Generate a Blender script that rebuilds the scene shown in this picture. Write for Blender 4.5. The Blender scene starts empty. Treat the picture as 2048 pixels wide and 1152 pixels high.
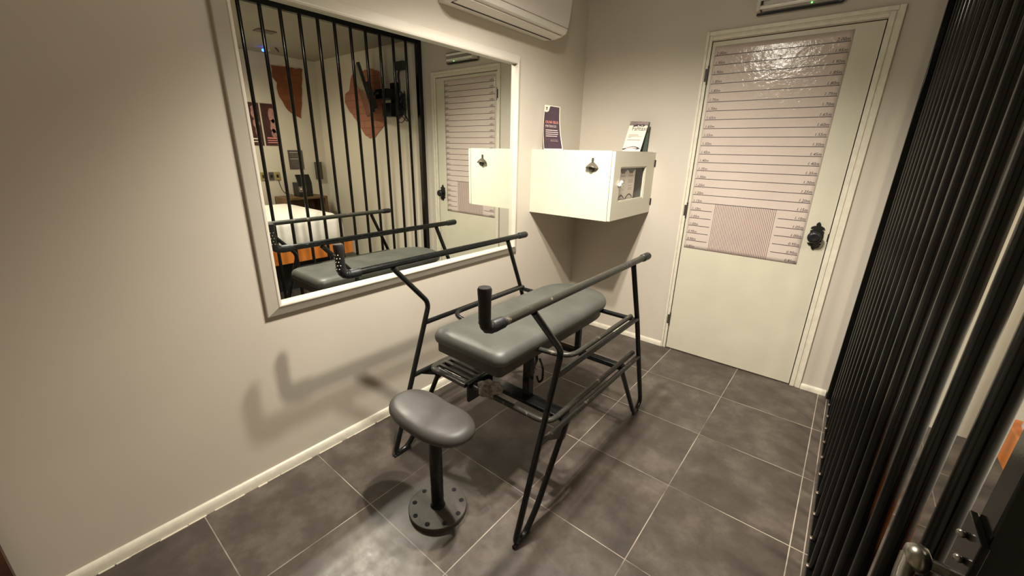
import bpy, bmesh, math, random
from mathutils import Vector, Matrix
random.seed(7)
PI = math.pi
C = bpy.context.scene.collection
sc = bpy.context.scene

# ------------------------------------------------------------------ camera
cam_d = bpy.data.cameras.new('camera')
cam = bpy.data.objects.new('camera', cam_d)
C.objects.link(cam)
yaw, pitch, roll = -0.67806, -0.32499, 0.02177
fw = Vector((math.sin(yaw)*math.cos(pitch), math.cos(yaw)*math.cos(pitch), math.sin(pitch)))
ri = Vector((math.cos(yaw), -math.sin(yaw), 0))
up = ri.cross(fw)
r2 = math.cos(roll)*ri + math.sin(roll)*up
u2 = -math.sin(roll)*ri + math.cos(roll)*up
M = Matrix((r2, u2, -fw)).transposed().to_4x4()
M.translation = Vector((1.6806, -2.8668, 1.3640))
cam.matrix_world = M
cam_d.sensor_width = 36
cam_d.lens = 817.4/2048*36
cam_d.clip_start = 0.01
sc.camera = cam

# ------------------------------------------------------------------ world, lights, exposure
w = bpy.data.worlds.new('world'); sc.world = w
w.use_nodes = True
w.node_tree.nodes['Background'].inputs[0].default_value = (0.9, 0.85, 0.75, 1)
w.node_tree.nodes['Background'].inputs[1].default_value = 0.02
sc.view_settings.view_transform = 'Standard'
sc.view_settings.look = 'None'
sc.view_settings.exposure = 0.0
sc.view_settings.gamma = 1
sc.view_settings.use_curve_mapping = False
try:
    sc.cycles.blur_glossy = 0.3
    sc.cycles.max_bounces = 10
    sc.cycles.use_denoising = True
    sc.cycles.use_guiding = True          # the mirror throws lamp light back on the floor
    sc.cycles.guiding_training_samples = 128
    sc.cycles.sample_clamp_indirect = 40
except Exception:
    pass

def lamp(name, loc, energy, col, size, angle=170, blend=0.9, target=None):
    d = bpy.data.lights.new(name, 'SPOT')
    d.energy = energy; d.color = col; d.shadow_soft_size = size
    d.spot_size = math.radians(angle); d.spot_blend = blend
    o = bpy.data.objects.new(name, d); C.objects.link(o)
    o.location = loc
    if target:
        dr = Vector(target) - Vector(loc)
        o.rotation_euler = dr.to_track_quat('-Z', 'Y').to_euler()
    return o
LA = (1.00, -1.80, 2.24)
LB = (0.885, -1.60, 2.24)
AIM = Vector((-0.14, 0.26, -0.95))
lamp('spot_light', LA, 160, (1.0, 0.915, 0.775), 0.03, 133, 0.8, Vector(LA)+AIM)
lamp('spot_light', LB, 140, (1.0, 0.94, 0.84), 0.03, 133, 0.8, Vector(LB)+AIM)
for p_ in (LA, LB):   # the bare bulbs also shine sideways, weakly
    d_ = bpy.data.lights.new('bulb_light', 'POINT'); d_.energy = 5.5; d_.color = (1.0, 0.92, 0.78); d_.shadow_soft_size = 0.03
    o_ = bpy.data.objects.new('bulb_light', d_); C.objects.link(o_); o_.location = p_
# bedroom ceiling spot
lamp('bedroom_light', (3.0, -1.6, 2.3), 150, (1.0, 0.90, 0.70), 0.16, 150, 0.9, (3.2, -1.2, 0))

# ------------------------------------------------------------------ materials
def newmat(name):
    m = bpy.data.materials.new(name); m.use_nodes = True
    nt = m.node_tree
    return m, nt, nt.nodes['Principled BSDF']
def L(nt, a, b): nt.links.new(a, b)
def coords(nt): return nt.nodes.new('ShaderNodeTexCoord').outputs['Object']
def noise(nt, scale, detail=3, rough=0.5, vec=None, dist=0):
    n = nt.nodes.new('ShaderNodeTexNoise'); n.inputs['Scale'].default_value = scale
    n.inputs['Detail'].default_value = detail; n.inputs['Roughness'].default_value = rough
    n.inputs['Distortion'].default_value = dist
    L(nt, vec if vec else coords(nt), n.inputs['Vector'])
    return n.outputs['Fac']
def ramp(nt, fac, stops):
    r = nt.nodes.new('ShaderNodeValToRGB'); L(nt, fac, r.inputs[0])
    e = r.color_ramp.elements
    e[0].position, e[0].color = stops[0][0], (*stops[0][1], 1)
    e[1].position, e[1].color = stops[-1][0], (*stops[-1][1], 1)
    for p, c in stops[1:-1]:
        x = e.new(p); x.color = (*c, 1)
    return r.outputs['Color']
def bump(nt, h, strength, dist=0.002, bs=None):
    b = nt.nodes.new('ShaderNodeBump'); b.inputs['Strength'].default_value = strength
    b.inputs['Distance'].default_value = dist
    L(nt, h, b.inputs['Height']); L(nt, b.outputs[0], bs.inputs['Normal'])
def mth(nt, op, a, b=None, c=None):
    n = nt.nodes.new('ShaderNodeMath'); n.operation = op
    for i, v in enumerate((a, b, c)):
        if v is None: continue
        if isinstance(v, (int, float)): n.inputs[i].default_value = v
        else: L(nt, v, n.inputs[i])
    return n.outputs[0]
def plain(name, col, rough=0.5, metal=0, var=0.06, scale=14, bmp=0.0, bscale=120, coat=0, spec=None, emit=0):
    m, nt, bs = newmat(name)
    lo = tuple(max(0, c*(1-var)) for c in col); hi = tuple(min(1, c*(1+var)) for c in col)
    L(nt, ramp(nt, noise(nt, scale), [(0.3, lo), (0.7, hi)]), bs.inputs['Base Color'])
    bs.inputs['Roughness'].default_value = rough; bs.inputs['Metallic'].default_value = metal
    if coat: bs.inputs['Coat Weight'].default_value = coat
    if spec is not None: bs.inputs['Specular IOR Level'].default_value = spec
    if bmp: bump(nt, noise(nt, bscale, 4), bmp, 0.002, bs)
    if emit:
        bs.inputs['Emission Color'].default_value = (*col, 1); bs.inputs['Emission Strength'].default_value = emit
    return m

M_wall = plain('wall_paint', (0.54, 0.49, 0.415), 0.55, var=0.035, scale=2.2, bmp=0.06, bscale=60)
M_wallb = plain('bedroom_wall_paint', (0.66, 0.61, 0.51), 0.7, var=0.04, scale=1.5, bmp=0.05, bscale=40)
M_ceil = plain('ceiling_paint', (0.30, 0.275, 0.22), 0.8, var=0.03, scale=3)
M_door = plain('door_paint', (0.58, 0.55, 0.44), 0.38, var=0.04, scale=5, bmp=0.05, bscale=50)
M_trim = plain('trim_paint', (0.66, 0.62, 0.51), 0.42, var=0.07, scale=30, bmp=0.25, bscale=45)
M_frame = plain('frame_paint', (0.56, 0.52, 0.445), 0.4, var=0.03, scale=10, bmp=0.05, bscale=30)
M_cab = plain('cabinet_laminate', (0.60, 0.575, 0.47), 0.32, var=0.02, scale=4)
M_ac = plain('white_plastic', (0.62, 0.58, 0.53), 0.38, var=0.02, scale=5)
M_black = plain('black_plastic', (0.010, 0.010, 0.010), 0.38, var=0.2, scale=40, spec=0.4)
M_rubber = plain('black_rubber', (0.010, 0.010, 0.011), 0.5, var=0.25, scale=60, bmp=0.5, bscale=110, spec=0.35)
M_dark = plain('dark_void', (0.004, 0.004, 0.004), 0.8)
M_chrome = plain('chrome', (0.35, 0.33, 0.29), 0.3, metal=1, var=0.1)
M_studs = plain('stud_metal', (0.72, 0.7, 0.64), 0.35, metal=0.4)
M_wood = plain('oak_wood', (0.15, 0.085, 0.035), 0.5, var=0.3, scale=9, bmp=0.1)
M_darkwood = plain('dark_wood', (0.06, 0.022, 0.010), 0.45, var=0.4, scale=12)
M_orange = plain('orange_platform', (0.62, 0.19, 0.03), 0.4, var=0.12, scale=8)
M_sheet = plain('white_sheet', (0.84, 0.80, 0.74), 0.85, var=0.03, scale=6, bmp=0.4, bscale=9)
M_paper = plain('white_paper', (0.80, 0.74, 0.63), 0.5, var=0.02)
M_purple = plain('purple_print', (0.050, 0.028, 0.042), 0.4, var=0.15, scale=20)
M_pink = plain('pink_print', (0.80, 0.30, 0.27), 0.5, var=0.1)
M_pale = plain('pale_print', (0.62, 0.50, 0.50), 0.5, var=0.1)
M_ink = plain('dark_ink', (0.045, 0.03, 0.04), 0.5, var=0.2)
M_grey = plain('grey_ink', (0.24, 0.19, 0.18), 0.5, var=0.2)
M_teal = plain('teal_paper', (0.06, 0.085, 0.065), 0.5)
M_skin = plain('rose_print', (0.42, 0.22, 0.20), 0.5, var=0.25, scale=30)
M_maroon = plain('maroon_print', (0.060, 0.022, 0.022), 0.45, var=0.3, scale=15)
M_slate = plain('slate_sign', (0.085, 0.075, 0.07), 0.5, var=0.15)
M_ochre = plain('ochre_plate', (0.30, 0.25, 0.08), 0.45, var=0.15)
M_rag = plain('torn_foam', (0.23, 0.195, 0.155), 0.95, var=0.55, scale=45, bmp=1.0, bscale=80)
M_led = plain('green_led', (0.15, 0.9, 0.15), 0.4, emit=4)
M_blue = plain('blue_led', (0.02, 0.08, 1.0), 0.4, emit=14)
M_glint = plain('weld_bead', (0.25, 0.21, 0.17), 0.35, metal=0.8, var=0.4, scale=90)

def metal_paint(name, col, chips, rough=0.22, thr=0.66, cscale=38):
    m, nt, bs = newmat(name)
    f = noise(nt, cscale, 6, 0.7)
    c = ramp(nt, f, [(thr-0.02, col), (thr+0.02, chips)])
    L(nt, c, bs.inputs['Base Color'])
    r = ramp(nt, noise(nt, 22, 4), [(0.3, (rough,)*3), (0.75, (min(1, rough*1.6),)*3)])
    L(nt, r, bs.inputs['Roughness'])
    bs.inputs['Specular IOR Level'].default_value = 0.38
    bump(nt, f, 0.12, 0.001, bs)
    return m
M_tube = metal_paint('black_tube_paint', (0.006, 0.0065, 0.006), (0.10, 0.075, 0.05), 0.20, 0.73)
M_worn = metal_paint('worn_tube_paint', (0.030, 0.028, 0.023), (0.16, 0.135, 0.105), 0.32, 0.62, 30)
M_bar = metal_paint('bar_paint', (0.003, 0.003, 0.0025), (0.03, 0.02, 0.012), 0.12, 0.70, 60)
M_plate = metal_paint('base_plate_metal', (0.05, 0.042, 0.033), (0.17, 0.15, 0.12), 0.42, 0.66, 90)

def vinyl(name, col):
    m, nt, bs = newmat(name)
    L(nt, ramp(nt, noise(nt, 7, 5), [(0.3, tuple(c*0.8 for c in col)), (0.72, tuple(c*1.18 for c in col))]), bs.inputs['Base Color'])
    L(nt, ramp(nt, noise(nt, 12, 4), [(0.3, (0.42,)*3), (0.8, (0.58,)*3)]), bs.inputs['Roughness'])
    v = nt.nodes.new('ShaderNodeTexVoronoi'); v.inputs['Scale'].default_value = 420
    L(nt, coords(nt), v.inputs['Vector'])
    bump(nt, v.outputs['Distance'], 0.12, 0.0006, bs)
    return m
M_pad = vinyl('grey_vinyl', (0.068, 0.069, 0.061))
M_stool = vinyl('grey_brown_vinyl', (0.055, 0.050, 0.047))
M_padbase = plain('seat_base_board', (0.035, 0.030, 0.024), 0.55, var=0.3)

# glossy laminated chart, creased towards the top
m, nt, bs = newmat('laminated_paper')
L(nt, ramp(nt, noise(nt, 5), [(0.3, (0.56, 0.475, 0.42)), (0.7, (0.60, 0.515, 0.455))]), bs.inputs['Base Color'])
bs.inputs['Roughness'].default_value = 0.13
tc = nt.nodes.new('ShaderNodeTexCoord')
n1 = noise(nt, 55, 3, 0.6, tc.outputs['Object'], 1.0)
n2 = noise(nt, 7, 2, 0.5, tc.outputs['Object'], 1.5)
s = mth(nt, 'ADD', mth(nt, 'MULTIPLY', n1, 0.35), n2)
bump(nt, s, 0.35, 0.006, bs)
M_chart = m

# mirror glass
m, nt, bs = newmat('mirror_glass')
L(nt, ramp(nt, noise(nt, 2), [(0.3, (0.83, 0.85, 0.80)), (0.7, (0.84, 0.86, 0.81))]), bs.inputs['Base Color'])
bs.inputs['Metallic'].default_value = 1; bs.inputs['Roughness'].default_value = 0.0
M_mirror = m
# clear pane
m, nt, bs = newmat('clear_pane')
bs.inputs['Base Color'].default_value = (1, 1, 1, 1); bs.inputs['Roughness'].default_value = 0.02
bs.inputs['Transmission Weight'].default_value = 1; bs.inputs['IOR'].default_value = 1.1
M_glass = m

# floor tiles: pitch from the photograph, pale grout, clouded slate
m, nt, bs = newmat('floor_tiles')
tc = nt.nodes.new('ShaderNodeTexCoord')
sx = nt.nodes.new('ShaderNodeSeparateXYZ'); L(nt, tc.outputs['Object'], sx.inputs[0])
def gridline(o, off, pitch, half):
    q = mth(nt, 'DIVIDE', mth(nt, 'SUBTRACT', o, off), pitch)
    fr = mth(nt, 'FRACT', mth(nt, 'ADD', q, 50.5))
    dd = mth(nt, 'ABSOLUTE', mth(nt, 'SUBTRACT', fr, 0.5))
    cell = mth(nt, 'FLOOR', mth(nt, 'ADD', q, 50))
    return mth(nt, 'LESS_THAN', mth(nt, 'MULTIPLY', dd, pitch), half), cell
gx, cx_ = gridline(sx.outputs[0], 0.0, 0.4461, 0.0017)
gy, cy_ = gridline(sx.outputs[1], -0.4390, 0.4443, 0.0017)
g2 = mth(nt, 'COMPARE', sx.outputs[0], 1.828, 0.0018)
g = mth(nt, 'MAXIMUM', mth(nt, 'MAXIMUM', gx, gy), g2)
wear = ramp(nt, noise(nt, 3.2, 3, 0.6, tc.outputs['Object']), [(0.36, (0.12,)*3), (0.6, (1,)*3)])
g = mth(nt, 'MULTIPLY', g, wear)
cmb = nt.nodes.new('ShaderNodeCombineXYZ'); L(nt, cx_, cmb.inputs[0]); L(nt, cy_, cmb.inputs[1])
wn = nt.nodes.new('ShaderNodeTexWhiteNoise'); L(nt, cmb.outputs[0], wn.inputs['Vector'])
vadd = nt.nodes.new('ShaderNodeVectorMath'); vadd.operation = 'MULTIPLY_ADD'
L(nt, wn.outputs['Color'], vadd.inputs[0]); vadd.inputs[1].default_value = (9, 9, 9); L(nt, tc.outputs['Object'], vadd.inputs[2])
cl = noise(nt, 5.5, 9, 0.66, vadd.outputs[0], 0.12)
tile = ramp(nt, cl, [(0.30, (0.040, 0.031, 0.025)), (0.50, (0.068, 0.054, 0.045)), (0.70, (0.125, 0.102, 0.086))])
tv = nt.nodes.new('ShaderNodeHueSaturation'); L(nt, tile, tv.inputs['Color'])
L(nt, mth(nt, 'MULTIPLY_ADD', wn.outputs['Value'], 0.18, 0.92), tv.inputs['Value'])
mx = nt.nodes.new('ShaderNodeMix'); mx.data_type = 'RGBA'
L(nt, g, mx.inputs['Factor']); L(nt, tv.outputs[0], mx.inputs[6]); mx.inputs[7].default_value = (0.42, 0.37, 0.31, 1)
L(nt, mx.outputs[2], bs.inputs['Base Color'])
L(nt, ramp(nt, noise(nt, 16, 6, 0.7, tc.outputs['Object']), [(0.3, (0.34,)*3), (0.7, (0.52,)*3)]), bs.inputs['Roughness'])
hb = mth(nt, 'SUBTRACT', mth(nt, 'MULTIPLY', noise(nt, 40, 5, 0.6, tc.outputs['Object']), 0.3), mth(nt, 'MULTIPLY', g, 0.4))
bump(nt, hb, 0.25, 0.002, bs)
M_floor = m

# exposed brick
def brick(name, c1, c2, mortar):
    m, nt, bs = newmat(name)
    tc = nt.nodes.new('ShaderNodeTexCoord')
    mp = nt.nodes.new('ShaderNodeSeparateXYZ'); L(nt, tc.outputs['Object'], mp.inputs[0])
    cb = nt.nodes.new('ShaderNodeCombineXYZ')
    L(nt, mth(nt, 'ADD', mp.outputs[0], mp.outputs[1]), cb.inputs[0]); L(nt, mp.outputs[2], cb.inputs[1])
    b = nt.nodes.new('ShaderNodeTexBrick'); L(nt, cb.outputs[0], b.inputs['Vector'])
    b.inputs['Color1'].default_value = (*c1, 1); b.inputs['Color2'].default_value = (*c2, 1); b.inputs['Mortar'].default_value = (*mortar, 1)
    b.inputs['Scale'].default_value = 1; b.inputs['Brick Width'].default_value = 0.24; b.inputs['Row Height'].default_value = 0.075
    b.inputs['Mortar Size'].default_value = 0.005
    L(nt, b.outputs['Color'], bs.inputs['Base Color']); bs.inputs['Roughness'].default_value = 0.9
    bump(nt, noise(nt, 50, 4, 0.6, tc.outputs['Object']), 0.5, 0.004, bs)
    return m
M_brickA = brick('brick_dark', (0.26, 0.085, 0.030), (0.21, 0.068, 0.024), (0.18, 0.06, 0.024))
M_brickB = brick('brick_light', (0.42, 0.18, 0.11), (0.36, 0.14, 0.085), (0.26, 0.11, 0.07))

# ------------------------------------------------------------------ mesh helpers
class MB:
    def __init__(s): s.bm = bmesh.new()
    def box(s, lo, hi, rot=None):
        x0, y0, z0 = lo; x1, y1, z1 = hi
        v = [s.bm.verts.new(p) for p in ((x0,y0,z0),(x1,y0,z0),(x1,y1,z0),(x0,y1,z0),(x0,y0,z1),(x1,y0,z1),(x1,y1,z1),(x0,y1,z1))]
        for f in ((3,2,1,0),(4,5,6,7),(0,1,5,4),(1,2,6,5),(2,3,7,6),(3,0,4,7)): s.bm.faces.new([v[i] for i in f])
        if rot: 
            for q in v: q.co = rot @ q.co
        return s
    def tube(s, pts, r, n=14, fil=0.0, caps=True, closed=False):
        pts = [Vector(p) for p in pts]
        if fil: pts = fillet(pts, fil)
        rings = []; prev = None
        N = len(pts)
        for i, p in enumerate(pts):
            if closed: t = (pts[(i+1) % N] - pts[i-1]).normalized()
            elif i == 0: t = (pts[1]-pts[0]).normalized()
            elif i == N-1: t = (pts[-1]-pts[-2]).normalized()
            else: t = ((pts[i+1]-p).normalized() + (p-pts[i-1]).normalized()).normalized()
            if prev is None:
                a = Vector((0,0,1)) if abs(t.z) < 0.9 else Vector((1,0,0))
                nrm = (a - t*a.dot(t)).normalized()
            else:
                nrm = (prev - t*prev.dot(t)).normalized()
            prev = nrm; b = t.cross(nrm)
            rr = r[i] if isinstance(r, (list, tuple)) else r
            rings.append([s.bm.verts.new(p + rr*(math.cos(2*PI*k/n)*nrm + math.sin(2*PI*k/n)*b)) for k in range(n)])
        m = N if closed else N-1
        for i in range(m):
            A, B = rings[i], rings[(i+1) % N]
            for k in range(n):
                s.bm.faces.new((A[k], A[(k+1) % n], B[(k+1) % n], B[k]))
        if caps and not closed:
            s.bm.faces.new(rings[0][::-1]); s.bm.faces.new(rings[-1])
        return s
    def lathe(s, prof, c, ax='z', n=32):
        # prof: (radius, height) list; revolved round axis through c
        rings = []
        for r, h in prof:
            ring = []
            for k in range(n):
                a = 2*PI*k/n; x, y = max(r, 1e-5)*math.cos(a), max(r, 1e-5)*math.sin(a)
                p = {'z': (x, y, h), 'y': (x, h, -y), 'x': (h, x, y)}[ax]
                ring.append(s.bm.verts.new(Vector(c)+Vector(p)))
            rings.append(ring)
        for A, B in zip(rings, rings[1:]):
            for k in range(n): s.bm.faces.new((A[k], A[(k+1) % n], B[(k+1) % n], B[k]))
        s.bm.faces.new(rings[0][::-1]); s.bm.faces.new(rings[-1])
        return s
    def prism(s, poly, f0, f1):
        # poly: 2D points, f0/f1: functions 2D -> 3D for the two faces
        a = [s.bm.verts.new(f0(p)) for p in poly]; b = [s.bm.verts.new(f1(p)) for p in poly]
        n = len(poly)
        s.bm.faces.new(a[::-1]); s.bm.faces.new(b)
        for i in range(n): s.bm.faces.new((a[i], a[(i+1) % n], b[(i+1) % n], b[i]))
        return s
    def sphere(s, c, r, sc_=(1,1,1), n=16):
        res = bmesh.ops.create_uvsphere(s.bm, u_segments=n, v_segments=n//2+2, radius=r)
        for v in res['verts']: v.co = Vector((v.co.x*sc_[0], v.co.y*sc_[1], v.co.z*sc_[2])) + Vector(c)
        return s
def fillet(pts, rad, seg=7):
    out = [pts[0]]
    for i in range(1, len(pts)-1):
        p0, p, p1 = pts[i-1], pts[i], pts[i+1]
        a = (p0-p); b = (p1-p); la, lb = a.length, b.length
        a.normalize(); b.normalize()
        d = min(rad, la*0.48, lb*0.48)
        A, B = p+a*d, p+b*d
        for k in range(seg+1):
            t = k/seg
            out.append(A*(1-t)**2 + p*2*t*(1-t) + B*t*t)
    out.append(pts[-1])
    return out
def obj(name, mb, mat, parent=None, smooth=None, bevel=0, seg=3):
    bm = mb.bm if isinstance(mb, MB) else mb
    bmesh.ops.recalc_face_normals(bm, faces=bm.faces)
    me = bpy.data.meshes.new(name); bm.to_mesh(me); bm.free()
    me.materials.append(mat)
    o = bpy.data.objects.new(name, me); C.objects.link(o)
    if parent:
        o.parent = parent
        o.matrix_parent_inverse = Matrix.Translation(-world_loc(parent))
    if smooth is not None:
        for p in me.polygons: p.use_smooth = True
        me.set_sharp_from_angle(angle=math.radians(smooth))
    if bevel:
        b = o.modifiers.new('bevel', 'BEVEL'); b.width = bevel; b.segments = seg; b.limit_method = 'ANGLE'
        b.angle_limit = math.radians(40)
        if smooth is None:
            for p in me.polygons: p.use_smooth = True
            me.set_sharp_from_angle(angle=math.radians(35))
    return o
def world_loc(o):
    v = Vector(o.location)
    return v  # only thing roots carry a location; parts stay at the origin with an inverse
def thing(name, label, cat, loc, group=None):
    o = bpy.data.objects.new(name, None); C.objects.link(o)
    o.empty_display_size = 0.1; o.location = loc
    o['label'] = label; o['category'] = cat
    if group: o['group'] = group
    return o
def tag(o, label, cat, group=None):
    o['label'] = label; o['category'] = cat
    if group: o['group'] = group
    return o
def part(name, mb, mat, root, **k):
    return obj(name, mb, mat, root, **k)
def sub(name, mb, mat, par, **k):
    # child of a part: the part sits at the world origin, so its inverse is the identity
    o = obj(name, mb, mat, None, **k)
    o.parent = par
    rt = par.parent
    o.matrix_parent_inverse = Matrix.Identity(4)
    return o
def struct(name, mb, mat, parent=None, **k):
    o = obj(name, mb, mat, parent, **k)
    if not parent: o['kind'] = 'structure'
    return o
def text_bm(items, place, ext=0.0):
    """items: (string, u, v, size, align); place(u, v) -> 3D"""
    bm = bmesh.new()
    for s_, u, v, size, al, shear in items:
        cu = bpy.data.curves.new('lettering', 'FONT'); cu.body = s_; cu.size = size; cu.align_x = al; cu.shear = shear
        cu.resolution_u = 2
        to = bpy.data.objects.new('lettering', cu); C.objects.link(to)
        dg = bpy.context.evaluated_depsgraph_get(); dg.update()
        me = bpy.data.meshes.new_from_object(to.evaluated_get(dg))
        t = bmesh.new(); t.from_mesh(me)
        vs = {}
        for q in t.verts: vs[q.index] = bm.verts.new(place(u+q.co.x, v+q.co.y))
        for f in t.faces:
            try: bm.faces.new([vs[q.index] for q in f.verts])
            except ValueError: pass
        t.free(); bpy.data.objects.remove(to); bpy.data.curves.remove(cu); bpy.data.meshes.remove(me)
    return bm

# ------------------------------------------------------------------ room shell
H = 2.36; XR = 3.9; YF = -3.3
struct('floor', MB().box((-0.1, YF-0.1, -0.08), (XR+0.1, 0.1, 0)), M_floor)
struct('ceiling', MB().box((-0.1, YF-0.1, H), (XR+0.1, 0.1, H+0.08)), M_ceil)
struct('wall_left', MB().box((-0.1, YF-0.1, 0), (0, 0.1, H)), M_wall)
DX0, DX1, DZ = 0.850, 1.634, 1.995
wb = MB()
wb.box((0, 0, 0), (DX0, 0.1, H)).box((DX1, 0, 0), (1.86, 0.1, H)).box((DX0, 0, DZ), (DX1, 0.1, H)).box((DX0, 0.06, 0), (DX1, 0.1, DZ))
struct('wall_back', wb, M_wall)
struct('wall_back_bedroom', MB().box((1.86, 0, 0), (XR+0.1, 0.1, H)), M_wallb)
struct('wall_right', MB().box((XR, YF-0.1, 0), (XR+0.1, 0, H)), M_wallb)
struct('wall_front', MB().box((0, YF-0.1, 0), (XR, YF, H)), M_wallb)
# baseboards, a rounded strip with rough grout at its foot
def quarter(h, t):
    return [(0, 0), (t, 0), (t, h*0.55), (t*0.75, h*0.82), (t*0.4, h*0.96), (0, h)]
b = MB(); pr = quarter(0.047, 0.014)
b.prism(pr, lambda p: (p[0], -3.1, p[1]), lambda p: (p[0], 0, p[1]))
struct('baseboard_left', b, M_trim, smooth=50)
b = MB(); pr = quarter(0.035, 0.013)
b.prism(pr, lambda p: (0.012, -p[0], p[1]), lambda p: (0.818, -p[0], p[1]))
b.prism(pr, lambda p: (1.690, -p[0], p[1]), lambda p: (1.819, -p[0], p[1]))
struct('baseboard_back', b, M_trim, smooth=50)
b = MB(); y = -3.05
while y < -0.1:
    l = random.uniform(0.03, 0.16); t = random.uniform(0.001, 0.006)
    b.box((0.012, y, 0), (0.015+t, y+l, 0.0025)); y += l*random.uniform(0.9, 1.5)
struct('trim_3', b, M_trim)
struct('trim_4', MB().box((0.0, YF, 0), (0.03, -3.104, H)), M_darkwood)
# door casing: two strips with a groove, flush paint
b = MB()
b.box((DX1, -0.010, 0), (DX1+0.024, 0.0, DZ+0.028)).box((DX1+0.030, -0.014, 0), (DX1+0.055, 0.0, DZ+0.050)).box((DX1+0.02, -0.005, 0), (DX1+0.036, 0, DZ+0.03))
b.box((DX0-0.016, -0.010, 0), (DX0, 0.0, DZ+0.028)).box((DX0-0.034, -0.014, 0), (DX0-0.019, 0.0, DZ+0.050)).box((DX0-0.022, -0.005, 0), (DX0-0.012, 0, DZ+0.03))
b.box((DX0, -0.0096, DZ+0.004), (DX1, 0.0, DZ+0.0225)).box((DX0-0.0188, -0.0136, DZ+0.0285), (DX1+0.0298, 0.0, DZ+0.0495)).box((DX0-0.011, -0.0052, DZ+0.02), (DX1+0.019, 0, DZ+0.03))
struct('trim_1', b, M_trim, bevel=0.0025)
# door leaf
b = MB().box((DX0+0.004, -0.002, 0.006), (DX1-0.004, 0.036, DZ-0.005))
door = struct('door_1', b, M_door, bevel=0.0015)
for z in (1.815, 1.01, 0.228):
    hb_ = MB(); hb_.tube([(DX0+0.001, -0.006, z-0.045), (DX0+0.001, -0.006, z+0.045)], 0.0055, 10)
    hb_.box((DX0-0.014, -0.0115, z-0.035), (DX0-0.002, -0.0095, z+0.035))
    hb_.sphere((DX0+0.001, -0.006, z+0.047), 0.006); hb_.sphere((DX0+0.001, -0.006, z-0.047), 0.006)
    o = obj('hinge', hb_, M_plate, smooth=40); o.parent = door
# ornate handle: pierced back plate and turned knob
half = [(0.0, 0.080), (0.007, 0.074), (0.011, 0.064), (0.009, 0.058), (0.018, 0.056), (0.029, 0.050), (0.033, 0.040),
        (0.024, 0.039), (0.018, 0.036), (0.024, 0.033), (0.032, 0.030), (0.031, 0.020), (0.034, 0.0)]
poly = half + [(x, -z) for x, z in half[-2::-1]]
poly = poly + [(-x, z) for x, z in poly[-2:0:-1]]
hc = (1.5735, 0.940)
h_ = MB().prism(poly, lambda p: (hc[0]+p[0], -0.003, hc[1]+p[1]), lambda p: (hc[0]+p[0], -0.012, hc[1]+p[1]))
hp = obj('handle', h_, M_black, smooth=30, bevel=0.002); hp.parent = door
k_ = MB().lathe([(0.012, -0.010), (0.012, -0.032), (0.020, -0.038), (0.030, -0.045), (0.033, -0.055), (0.029, -0.064), (0.018, -0.068), (0.012, -0.066), (0.002, -0.066)], (hc[0]-0.004, 0, hc[1]-0.002), 'y')
ko = obj('knob', k_, M_black, smooth=50); ko.parent = hp
k_ = MB().lathe([(0.014, 0), (0.016, -0.004), (0.012, -0.008), (0.004, -0.009)], (hc[0]+0.012, -0.012, hc[1]-0.052), 'y')
ko = obj('lock_cylinder', k_, M_plate, smooth=50); ko.parent = hp
k_ = MB().box((DX1-0.008, -0.004, 0.915), (DX1-0.0005, -0.0015, 0.958))
ko = obj('latch_slot', k_, M_dark); ko.parent = door

# ------------------------------------------------------------------ height chart on the door
PL, PR, PB, PT = 0.870, 1.516, 0.762, 1.966
root = thing('height_chart', 'pale laminated height chart with black measuring lines taped to the door', 'chart', (1.19, -0.003, PB))
bm = bmesh.new(); nx, nz = 26, 48; gv = {}
for i in range(nx+1):
    for j in range(nz+1):
        x = PL+(PR-PL)*i/nx; z = PB+(PT-PB)*j/nz
        gv[i, j] = bm.verts.new((x, -0.0035, z))
for i in range(nx):
    for j in range(nz): bm.faces.new((gv[i, j], gv[i+1, j], gv[i+1, j+1], gv[i, j+1]))
sh = obj('sheet', bm, M_chart, root)
for p in sh.data.polygons: p.use_smooth = True
so = sh.modifiers.new('solid', 'SOLIDIFY'); so.thickness = 0.0008; so.offset = -1
dz = 0.0841
b = MB(); yy = -0.0046
hv = [2.0-0.05*i for i in range(23)]
for v in hv:
    z = v-dz
    if v > 1.14:
        b.box((PL+0.006, yy, z-0.0016), (PR-0.006, yy+0.0004, z+0.0016))
    else:
        b.box((PL+0.006, yy, z-0.0016), (1.008, yy+0.0004, z+0.0016)); b.box((1.372, yy, z-0.0016), (PR-0.006, yy+0.0004, z+0.0016))
part('measuring_lines', b, M_ink, root)
items = []
for v in hv + [0.85]:
    t_ = '%.2fm' % v
    items.append((t_, PL+0.012, v-dz+0.0045, 0.022, 'LEFT', 0.2)); items.append((t_, PR-0.010, v-dz+0.0045, 0.022, 'RIGHT', 0.2))
for it in items:
    part('number', text_bm([it], lambda u, v: (u, yy, v)), M_ink, root)
b = MB(); n = 36
for i in range(n):
    x = 1.024+(1.356-1.024)*i/(n-1)
    b.box((x-0.0013, yy, PB+0.004), (x+0.0013, yy+0.0004, 1.066))
part('barcode_stripes', b, plain('brown_ink', (0.20, 0.10, 0.09), 0.5, var=0.2), root)

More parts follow.
